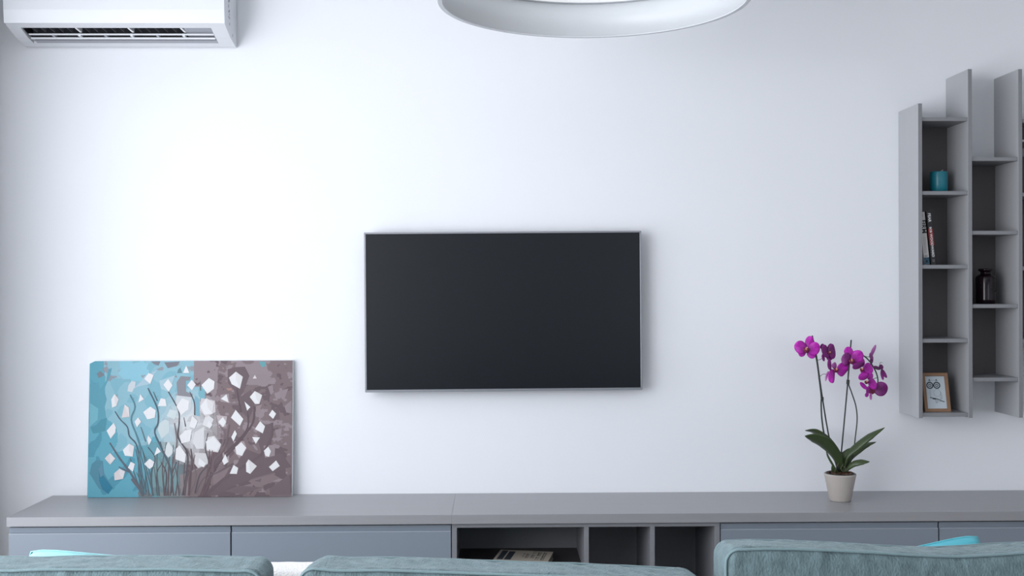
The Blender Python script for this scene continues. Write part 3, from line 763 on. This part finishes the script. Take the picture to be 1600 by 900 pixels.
WD = [(0, 0.012), (0.2, 0.030), (0.5, 0.046), (0.75, 0.040), (0.92, 0.018), (1, 0.002)]
leaf([o3(1314, 737, -0.005), o3(1308, 715, -0.03), o3(1292, 696, -0.055), o3(1274, 686, -0.07), o3(1257.5, 681, -0.075)], [(a, w * 1.4) for a, w in WD], 0.25, 0.75)
leaf([o3(1312, 735, 0.02), o3(1305, 705, 0.03), o3(1290, 687, 0.045), o3(1273, 675, 0.055), o3(1258, 672.5, 0.06)], [(a, w * 1.1) for a, w in WD], 0.2, 1.05)
leaf([o3(1316, 738, -0.01), o3(1322, 714, -0.02), o3(1338, 698, -0.03), o3(1360, 681, -0.045), o3(1383.5, 668.5, -0.05)], [(a, w * 0.82) for a, w in WD], 0.35, 1.0)
leaf([o3(1318, 737, 0.015), o3(1328, 717, 0.02), o3(1342, 703, 0.03), o3(1356, 694, 0.035), o3(1370, 691, 0.04)], [(a, w * 0.7) for a, w in WD], 0.35, 1.15)
leaf([o3(1321, 738, -0.02), o3(1328, 730, -0.035), o3(1337, 724, -0.05), o3(1348, 721.5, -0.06), o3(1359.5, 722, -0.065)], [(a, w * 0.66) for a, w in WD], 0.3, 0.85)
leaf([o3(1308, 738, 0.01), o3(1300, 725, 0.012), o3(1294, 714, 0.015), o3(1291, 704, 0.018)], [(0, 0.008), (0.4, 0.012), (0.8, 0.008), (1, 0.002)], 0.3, 1.0)
leaf([o3(1314, 738, 0.0), o3(1316, 722, -0.012), o3(1324, 710, -0.018), o3(1336, 701, -0.02)], [(0, 0.02), (0.5, 0.045), (0.85, 0.03), (1, 0.004)], 0.3, 0.5)
leaf([o3(1309, 739, -0.02), o3(1303, 734, -0.026), o3(1300, 728, -0.03)], [(0, 0.012), (0.5, 0.022), (1, 0.003)], 0.3, 0.3)
for pts in ([o3(1316, 728, -0.02), o3(1322, 732, -0.035), o3(1318, 738, -0.04)], [o3(1312, 722, -0.02), o3(1307, 730, -0.03), o3(1304, 738, -0.035)], [o3(1318, 725, -0.03), o3(1314, 732, -0.045), o3(1317, 737, -0.045)]):
    obj('aerial_root', tube(bmesh.new(), spline(pts, 4), 0.0016, 6), mat('grey_root', (0.09, 0.085, 0.06), 0.8), t, smooth=True)

M_stem = mat('dark_stem', (0.030, 0.036, 0.030), 0.5, var=0.3, scale=30)
M_stake = mat('dark_stake', (0.022, 0.025, 0.026), 0.5, var=0.2)
obj('stake', tube(bmesh.new(), spline([o3(1310, 738, 0), o3(1297, 690, 0), o3(1285.5, 623, 0), o3(1276, 555, 0), o3(1269.5, 523.5, 0)], 4), 0.0030, 8), M_stake, t, smooth=True)
obj('stake', tube(bmesh.new(), spline([o3(1312, 738, 0.01), o3(1315, 707, 0.01), o3(1320.5, 650, 0.01), o3(1326, 590, 0.005), o3(1331, 530.5, 0)], 4), 0.0030, 8), M_stake, t, smooth=True)
obj('stem', tube(bmesh.new(), spline([o3(1312, 736, -0.01), o3(1303, 715, -0.008), o3(1289, 682, -0.006), o3(1284.5, 655, -0.005), o3(1283.3, 632, -0.006), o3(1283.5, 618, -0.007), o3(1279.5, 585, -0.007), o3(1276, 560, -0.007), o3(1273, 553, -0.008), o3(1267, 550, -0.012)], 5), [0.0034] * 30 + [0.003] * 16, 8), M_stem, t, smooth=True)
obj('stem', tube(bmesh.new(), spline([o3(1325, 732, -0.01), o3(1333, 712, -0.006), o3(1337.5, 680, -0.004), o3(1340, 655, -0.003), o3(1338, 634, -0.003), o3(1331, 612, -0.004), o3(1326, 596, -0.005), o3(1327.5, 570, -0.006), o3(1332, 556, 0.004), o3(1342, 552, 0.012), o3(1354, 558, 0.014), o3(1364, 570, 0.012), o3(1371, 584, 0.01), o3(1373, 596, 0.008), o3(1370, 606, 0.006)], 5), 0.0026, 8), M_stem, t, smooth=True)
obj('clip', tube(bmesh.new(), [o3(1285, 620, -0.003), o3(1285, 626, -0.003)], 0.0062, 8), M_stake, t)
obj('clip', tube(bmesh.new(), [o3(1326, 593, 0), o3(1325.5, 600, 0)], 0.0066, 8), M_stake, t)
for pts in ([o3(1278, 562, -0.007), o3(1282, 561, -0.012), o3(1286, 559, -0.012)], [o3(1281, 588, -0.007), o3(1287, 584, -0.012), o3(1297, 585, -0.012)], [o3(1344, 553, 0.012), o3(1355, 557, 0.012), o3(1362, 557, 0.012)],
            [o3(1364, 570, 0.012), o3(1369, 575, 0.01), o3(1375, 576, 0.01)], [o3(1366, 573, 0.012), o3(1358, 572, 0.0), o3(1353, 573, -0.01)], [o3(1372, 590, 0.009), o3(1365, 592, 0.0), o3(1358, 594, -0.008)]):
    obj('flower_stalk', tube(bmesh.new(), spline(pts, 4), 0.0013, 6), mat('green_stalk', (0.09, 0.11, 0.075), 0.5), t, smooth=True)

M_pet = mat('magenta_petal', (0.46, 0.010, 0.40), 0.5, var=0.25, scale=40, sheen=0.1, attr='shade')
M_petd = mat('dark_magenta_petal', (0.20, 0.007, 0.175), 0.5, var=0.3, scale=40, attr='shade')
M_petp = mat('pale_pink_petal', (0.50, 0.15, 0.45), 0.5, var=0.25, scale=40, attr='shade')
M_lip = mat('crimson_lip', (0.15, 0.008, 0.045), 0.45, var=0.4, scale=60)
M_col = mat('apricot_column', (0.55, 0.22, 0.16), 0.5)


def petal(fl, name, cx, cz, rx, rz, ang, m, cup=0.22, off=0.0, tip=0.0):
    """one petal in the flower's own frame: faces -Y, centre (cx, cz), half sizes rx (across) and rz (along), turned by ang"""
    b = bmesh.new(); n = 24; rings = [[b.verts.new((0, 0, 0))]]
    for q in (0.25, 0.5, 0.75, 1.0):
        ring = []
        for k in range(n):
            a = 2 * PI * k / n
            x, zz = math.sin(a), math.cos(a)
            if zz > 0: x *= 1 - tip * zz * zz
            ring.append(b.verts.new((rx * q * x, 0, rz * q * zz)))
        rings.append(ring)
    for k in range(n): b.faces.new((rings[0][0], rings[1][k], rings[1][(k + 1) % n]))
    for r0, r1 in zip(rings[1:], rings[2:]):
        for k in range(n): b.faces.new((r0[k], r1[k], r1[(k + 1) % n], r0[(k + 1) % n]))
    ph = cx * 400 + cz * 300
    for v in b.verts:
        x, zz = v.co.x / rx, v.co.z / rz
        v.co.y = cup * rx * (x * x - 0.4 * zz * zz) + 0.10 * rx * math.sin(3 * math.atan2(zz, x) + ph) * (x * x + zz * zz)
    b.transform(Matrix.Translation((cx, off, cz)) @ Matrix.Rotation(ang, 4, 'Y'))
    # pigment: deep at the heart of the flower with fine darker veins, paler towards the rim
    if m is not M_lip:
        b.verts.ensure_lookup_table(); col = b.verts.layers.float_color.new('shade')
        for v in b.verts:
            d = math.hypot(v.co.x, v.co.z) / (19 * K); a = math.atan2(v.co.x, v.co.z)
            q = min(1.15, 0.38 + 0.85 * d) * (1 + 0.13 * math.sin(a * 17 + ph))
            v[col] = (q, q * q, q, 1)
    o = obj(name, b, m, fl, smooth=True)
    md = o.modifiers.new('thickness', 'SOLIDIFY'); md.thickness = 0.0008; md.offset = 0
    return o


def flower(px, py, dy, yaw, pitch, parts, lip=None, label=None):
    """parts: (name, dx px, dy px, rx px, rz px, turn in degrees, material, depth in m)"""
    fl = bpy.data.objects.new('flower', None); COL.objects.link(fl); fl.parent = t
    fl.empty_display_size = 0.02
    fl.location = o3(px, py, dy); fl.rotation_euler = (math.radians(pitch), 0, math.radians(yaw))
    if label: fl['label'] = label
    for nm, dx, dz, rx, rz, a, m, off in parts:
        petal(fl, nm, dx * K, -dz * K, rx * K * (1.06 if nm == 'petal' else 1.0), rz * K * (1.04 if nm == 'petal' else 1.0), math.radians(a), m, off=off)
    if lip:
        lx, lz, s = lip; s *= 1.15
        b = bmesh.new()
        for q, sx, sz, cx, cz in ((0, 3.2, 2.6, 0, 2.6), (1, 1.9, 2.8, -2.2, 1.0), (2, 1.9, 2.8, 2.2, 1.0)):
            bmesh.ops.create_uvsphere(b, u_segments=10, v_segments=6, radius=1.0, matrix=Matrix.Translation(((lx + cx * s) * K, -0.008, -(lz + cz * s) * K)) @ Matrix.Diagonal((sx * s * K, 0.005, sz * s * K, 1)))
        obj('lip', b, M_lip, fl, smooth=True)
        b = bmesh.new()
        bmesh.ops.create_uvsphere(b, u_segments=10, v_segments=6, radius=1.0, matrix=Matrix.Translation((lx * K, -0.012, -(lz - 0.6 * s) * K)) @ Matrix.Diagonal((1.5 * s * K, 0.006, 2.1 * s * K, 1)))
        obj('column', b, M_col, fl, smooth=True)
    return fl


P_, D_, L_ = M_pet, M_petd, M_petp
flower(1260, 545, -0.03, -8, 0, [('sepal', 5, -12, 6.5, 9, 12, P_, 0.004), ('sepal', -6, 5, 6, 7, 200, P_, 0.006), ('sepal', 8, 7, 6.5, 8, 150, P_, 0.006),
                                 ('petal', -8.5, -3, 8.8, 10.5, -25, P_, -0.002), ('petal', 11.5, -1, 9, 10.5, 20, P_, -0.002)], (-0.5, -0.5, 1.0), 'left front-facing flower on the first stem')
flower(1295, 549, -0.015, 14, 0, [('sepal', 4.5, -7, 4.5, 6, 10, D_, 0.004), ('sepal', -7.5, 9, 2.6, 6, 170, D_, 0.006), ('sepal', 4, 9, 5.5, 5, 150, D_, 0.006), ('sepal', -10, -8.5, 4.5, 4.0, -60, D_, 0.002),
                                  ('petal', -5.5, -1, 6, 10.5, -22, D_, -0.003), ('petal', 6, -0.5, 6.0, 11.5, -6, D_, -0.003)], (0, 0.5, 0.55), 'dark side-turned flower right of the first stem')
flower(1305, 577, -0.02, 18, 0, [('sepal', 0.5, -6, 4.5, 5.5, 0, L_, 0.004), ('sepal', -5.5, 10, 6.5, 11, 182, P_, -0.001), ('sepal', -12.5, 10, 2.2, 8, 200, L_, 0.008),
                                 ('petal', -9.5, -8, 3.6, 8.5, -8, D_, 0.0), ('petal', 13.5, 0, 9.5, 11.5, 45, P_, -0.004)], (0, -0.5, 0.85), 'pink flower turned right, lowest on the first stem')
flower(1331, 560, -0.025, -6, 0, [('sepal', -3.5, -11, 6.8, 8, -20, P_, 0.004), ('sepal', -8, 6, 6, 5.5, 220, D_, 0.006), ('sepal', 7, 6, 6, 6, 140, P_, 0.006),
                                  ('petal', -8.0, 0.5, 6.6, 10, 10, D_, -0.003), ('petal', 9.0, -3, 9.3, 10.5, 30, P_, -0.002)], (0, 2.5, 0.95), 'topmost flower of the second stem')
flower(1364, 557, 0.02, 25, 0, [('sepal', 2.5, -9, 3.4, 11, 28, L_, 0.0), ('sepal', 0, 6, 3.2, 7, 195, D_, 0.002), ('petal', -2.5, -1, 3.2, 6, -30, L_, -0.002)], None, 'pale pink flower seen from the side')
flower(1350, 573, -0.03, 10, 0, [('sepal', -1.5, -7, 5.5, 7, -10, P_, 0.004), ('petal', -9.5, -2.5, 5.2, 9.5, 70, D_, -0.001), ('petal', 8, 2.5, 7.6, 9.2, -25, P_, -0.003), ('sepal', 3, 7, 6, 5, 160, P_, 0.006)], (-4, 3, 0.75), 'upper flower of the hanging cluster')
flower(1356, 595, -0.035, 12, 0, [('sepal', 6, -6.5, 5.5, 6, 30, P_, 0.003), ('petal', -7, -7, 5.4, 8.6, 80, P_, -0.001), ('petal', 9, 4.5, 6.2, 9.5, -28, P_, -0.003), ('sepal', -6, 7.5, 3.4, 8.5, 130, P_, 0.0)], (-3, 0.5, 0.7), 'middle flower of the hanging cluster')
flower(1376, 608, -0.015, -10, 0, [('petal', 1.5, -0.5, 10.2, 11, 15, D_, -0.002), ('petal', -11.5, 2.5, 5, 6, 40, M_lip, 0.0)], None, 'dark flower seen from behind at the end of the cluster')
flower(1357, 611, -0.03, 8, 0, [('sepal', 1, -2, 3.4, 7, 200, P_, 0.0), ('sepal', -2, 6, 3.2, 3.4, 60, P_, -0.002), ('sepal', 5.0, 8.5, 2.2, 5.5, 180, L_, 0.0)], None, 'small hanging flower at the foot of the cluster')
fl = flower(1377, 575, 0.01, 0, 0, [('sepal', -5.5, -0.5, 2.6, 6, 112, D_, 0.0), ('sepal', 1.0, -2.0, 3.4, 4.2, 150, D_, -0.002), ('petal', 6, 8.5, 2.6, 7.5, 150, D_, 0.0), ('petal', 2.8, 10, 2.4, 8.5, 172, D_, -0.001)], None, 'small dark flower at the far right')
obj('curled_tip', tube(bmesh.new(), spline([Vector((0.5 * K, 0, 2 * K)), Vector((-1.0 * K, 0, 6 * K)), Vector((0.5 * K, 0, 9 * K)), Vector((3 * K, 0, 8.5 * K))], 4), 0.0010, 6), mat('green_stalk', (0.09, 0.11, 0.075), 0.5), fl, smooth=True)

# ------------------------------------------------------------------ sofa (its body stays below the picture) and its cushions
M_velvet = mat('blue_grey_velvet', (0.110, 0.160, 0.172), 0.85, var=0.6, scale=55, bump=0.8, bscale=230, stretch=(1, 0.6, 0.6), sheen=0.35, spec=0.2)
M_welt = mat('blue_grey_welt', (0.17, 0.245, 0.262), 0.8, var=0.15, scale=120, sheen=0.3, spec=0.2)
SEAT = 0.38
t = thing('sofa', 'long blue-grey velvet sofa carrying the back cushions, seen from behind', 'sofa', (0.0, -2.0, 0))
obj('base', bx(-1.62, 1.62, -2.56, -1.50, 0.10, 0.26, 0.02, 3), M_velvet, t, world=True)
obj('backrest', bx(-1.62, 1.62, -2.58, -2.40, 0.262, 0.70, 0.03, 3), M_velvet, t, world=True)
obj('armrest', bx(-1.62, -1.42, -2.398, -1.50, 0.262, 0.58, 0.03, 3), M_velvet, t, world=True)
obj('armrest', bx(1.42, 1.62, -2.398, -1.50, 0.262, 0.58, 0.03, 3), M_velvet, t, world=True)
for a, c in ((-1.418, -0.472), (-0.470, 0.470), (0.472, 1.418)):
    obj('seat_cushion', bx(a, c, -2.398, -1.49, 0.262, SEAT, 0.025, 3), M_velvet, t, world=True)
for x in (-1.5, 1.5):
    for y in (-2.48, -1.6):
        obj('leg', lathe(bmesh.new(), [(0, 0), (0.018, 0), (0.026, 0.099), (0, 0.099)], 16, (x, y, 0.0)), M_black, t, world=True)


def rbox(x0, x1, y0, y1, zb, ztab, r, nx, ny, nz, seed, amp=0.006, bulge=0.02, slope=0.0, taper=0.0):
    """soft box cushion: rounded box on a fine grid, its top following ztab, wrinkled near the seams"""
    a, bb = (x1 - x0) / 2, (y1 - y0) / 2; cx, cy = (x0 + x1) / 2, (y0 + y1) / 2; H = 1.0
    bm = bmesh.new(); seen = {}

    def place(u, v, w):        # u, v, w in -1..1 on the cube's surface; w is up
        zt = interp(ztab, cx + u * a); h = (zt - zb) / 2; zc = (zt + zb) / 2
        p = Vector((u * a, v * bb, w * h)); q = Vector((max(-a + r, min(a - r, p.x)), max(-bb + r, min(bb - r, p.y)), max(-h + r, min(h - r, p.z))))
        d = p - q
        if d.length > 1e-9: n = d.normalized(); p = q + n * r
        else: n = Vector((0, 0, 0))
        ex, ew = 1 - abs(u) ** 4, 1 - abs(w) ** 4
        if abs(v) > 0.999:
            s = 1 if v > 0 else -1
            p.y += s * bulge * ex * ew
            X = p.x + cx + seed * 3.7; Z = (h - p.z)
            fall = math.exp(-Z / 0.07)
            p.y += s * amp * (0.9 * noise.noise(Vector((X * 34, Z * 7, seed))) * fall + 0.5 * noise.noise(Vector((X * 9, Z * 6, seed + 5))))
        if w > 0.999:
            X = p.x + cx + seed * 3.7
            p.z -= 0.0015 * (1 - abs(v) ** 2.5) * ex
            p.z += amp * 0.75 * (1 - abs(v) ** 6) * (noise.noise(Vector((X * 30 + p.y * 22, p.y * 9, seed + 2))) + 0.6 * noise.noise(Vector((X * 11 - p.y * 20, p.y * 10, seed + 9))))
        if abs(u) > 0.999:
            p.x += (1 if u > 0 else -1) * 0.004 * (1 - abs(v) ** 2) * (1 - abs(w) ** 4)
        p.x *= 1 - taper * (p.y / bb + 1) / 2
        if p.z > 0: p.z -= slope * (p.y / bb + 1) / 2
        return Vector((p.x + cx, p.y + cy, p.z + zc))

    def vert(u, v, w):
        k = (round(u, 5), round(v, 5), round(w, 5))
        if k not in seen: seen[k] = bm.verts.new(place(u, v, w))
        return seen[k]

    def warp(i, n):            # denser towards the edges so the rounding is smooth
        s = -1 + 2 * i / n
        return math.sin(s * PI / 2) * 0.5 + s * 0.5
    def face(fn, n, m):
        for i in range(n):
            for j in range(m):
                bm.faces.new((fn(i, j), fn(i + 1, j), fn(i + 1, j + 1), fn(i, j + 1)))
    for s in (-1, 1):
        face(lambda i, j: vert(warp(i, nx), s, warp(j, nz)), nx, nz)
        face(lambda i, j: vert(warp(i, nx), warp(j, ny), s), nx, ny)
        face(lambda i, j: vert(s, warp(i, ny), warp(j, nz)), ny, nz)
    bmesh.ops.recalc_face_normals(bm, faces=bm.faces)
    return bm


def welt_path(x0, x1, y, zb, ztab, r, ins):
    """rounded outline of the cushion's back face, seen along Y"""
    pts = []; n = 90
    e = r * ins; R = 0.03
    pts += [(x0 + e, y, z) for z in [zb + 0.05 + (interp(ztab, x0) - R - zb - 0.05) * k / 8 for k in range(9)]]
    for k in range(1, 7):
        a = PI - PI / 2 * k / 7; pts.append((x0 + e + R + R * math.cos(a), y, interp(ztab, x0 + R) - e - R + R * math.sin(a)))
    xs = [x0 + e + R + (x1 - x0 - 2 * e - 2 * R) * k / n for k in range(n + 1)]
    pts += [(x, y, interp(ztab, x) - e + 0.0012 * noise.noise(Vector((x * 14, 0, y)))) for x in xs]
    for k in range(1, 7):
        a = PI / 2 - PI / 2 * k / 7; pts.append((x1 - e - R + R * math.cos(a), y, interp(ztab, x1 - R) - e - R + R * math.sin(a)))
    pts += [(x1 - e, y, z) for z in [interp(ztab, x1) - R - (interp(ztab, x1) - R - zb - 0.05) * k / 8 for k in range(9)]]
    return pts


def back_cushion(label, x0, x1, ztab, seed, slope, y0=-2.375, y1=-2.205):
    t = thing('back_cushion', label, 'cushion', ((x0 + x1) / 2, (y0 + y1) / 2, SEAT), group='back cushions along the sofa')
    r = 0.022
    obj('cover', rbox(x0, x1, y0, y1, SEAT + 0.0005, ztab, r, 190, 22, 44, seed, slope=slope, taper=0.022), M_velvet, t, smooth=True, world=True)
    for yy, q, dz, tp in ((y0 + 0.004, 0.16, 0, 0), (y1 - 0.004, 0.16, slope, 0.011 * (x1 - x0))):
        obj('welt', tube(bmesh.new(), welt_path(x0 + tp, x1 - tp, yy, SEAT, [(a, c - dz) for a, c in ztab], r, q), 0.0030, 6), M_welt, t, smooth=True, world=True)
    return t


back_cushion('left blue-grey velvet back cushion, cut by the left picture edge', -1.36, -0.484,
             [(-1.36, 0.853), (-1.065, 0.8545), (-1.003, 0.8525), (-0.93, 0.8545), (-0.82, 0.8545), (-0.65, 0.853), (-0.54, 0.849), (-0.52, 0.850), (-0.484, 0.844)], 1, 0.013)
back_cushion('middle blue-grey velvet back cushion below the television', -0.412, 0.462,
             [(-0.412, 0.848), (-0.38, 0.8525), (-0.34, 0.849), (-0.232, 0.8480), (-0.098, 0.8435), (0.036, 0.8375), (0.170, 0.832), (0.305, 0.8258), (0.42, 0.819), (0.462, 0.806)], 2, 0.014)
back_cushion('tall blue-grey velvet back cushion at right below the orchid', 0.482, 1.40,
             [(0.482, 0.879), (0.505, 0.887), (0.575, 0.889), (0.66, 0.886), (0.80, 0.8785), (0.92, 0.871), (0.99, 0.8695), (1.06, 0.8725), (1.13, 0.8765), (1.30, 0.880), (1.40, 0.875)], 3, 0.020)


def squircle(u, v, a):     # square outline, sides a little hollow, corners a little rounded
    k = 1 - 0.06 * abs(u * v) ** 5
    return a * u * (1 - 0.03 * (1 - v * v)) * k, a * v * (1 - 0.03 * (1 - u * u)) * k


def pillow(label, corner, a, phi, side, m, y, th, seed):
    """square throw pillow; corner = its visible top corner (x, z); side -1 left, +1 right corner"""
    c, s = math.cos(phi), math.sin(phi)
    lx, lz = side * a, a
    ox, oz = corner[0] - (c * lx + s * lz), corner[1] - (-s * lx + c * lz)
    t = thing('throw_pillow', label, 'pillow', (ox, y, oz), (0, phi, 0), 'cyan throw pillows on the sofa')
    bm = bmesh.new(); N = 36; front, back = [], []
    for i in range(N + 1):
        fr, bk = [], []
        for j in range(N + 1):
            u, v = -1 + 2 * i / N, -1 + 2 * j / N
            px, pz = squircle(u, v, a)
            h = th * ((1 - u * u) * (1 - v * v)) ** 0.33
            w = 0.006 * noise.noise(Vector((u * 3.2 + seed, v * 3.2, seed))) * h / th
            f = bm.verts.new((px, -h - w, pz)); fr.append(f)
            bk.append(f if i in (0, N) or j in (0, N) else bm.verts.new((px, h + w, pz)))
        front.append(fr); back.append(bk)
    for g in (front, back):
        for i in range(N):
            for j in range(N): bm.faces.new((g[i][j], g[i + 1][j], g[i + 1][j + 1], g[i][j + 1]))
    bmesh.ops.recalc_face_normals(bm, faces=bm.faces)
    obj('cover', bm, m, t, smooth=True)
    pts = []
    for k in range(4 * 12):
        q, r = divmod(k, 12); v = -1 + 2 * r / 12
        u, w = ((v, -1), (1, v), (-v, 1), (-1, -v))[q]
        q2 = squircle(u, w, a); pts.append((q2[0], 0, q2[1]))
    pts.append(pts[0])
    obj('piping', tube(bmesh.new(), pts, 0.0022, 6), m, t, smooth=True)
    return t


M_cyan = mat('cyan_satin', (0.10, 0.50, 0.60), 0.5, var=0.2, scale=9, sheen=0.3)
M_cyanp = mat('pale_cyan_print', (0.30, 0.62, 0.68), 0.5, var=0.55, scale=7, sheen=0.3)
pillow('pale cyan throw pillow peeping over the left back cushion', (-1.098, 0.8310), 0.200, math.radians(5.0), -1, M_cyanp, -2.08, 0.058, 1)
pillow('bright cyan throw pillow peeping over the tall right back cushion', (1.156, 0.8525), 0.190, math.radians(-11.5), 1, M_cyan, -2.08, 0.058, 2)
t = thing('white_cushion', 'white woven cushion showing in the gap between two back cushions', 'cushion', (-0.48, -2.10, SEAT))
obj('cover', rbox(-0.63, -0.26, -2.155, -2.045, SEAT + 0.0005, [(-0.63, 0.787), (-0.26, 0.787)], 0.02, 60, 12, 30, 6, amp=0.002, bulge=0.015),
    mat('white_weave', (0.82, 0.81, 0.80), 0.9, var=0.05, scale=120, bump=0.8, bscale=180, stretch=(1, 1, 2)), t, smooth=True, world=True)
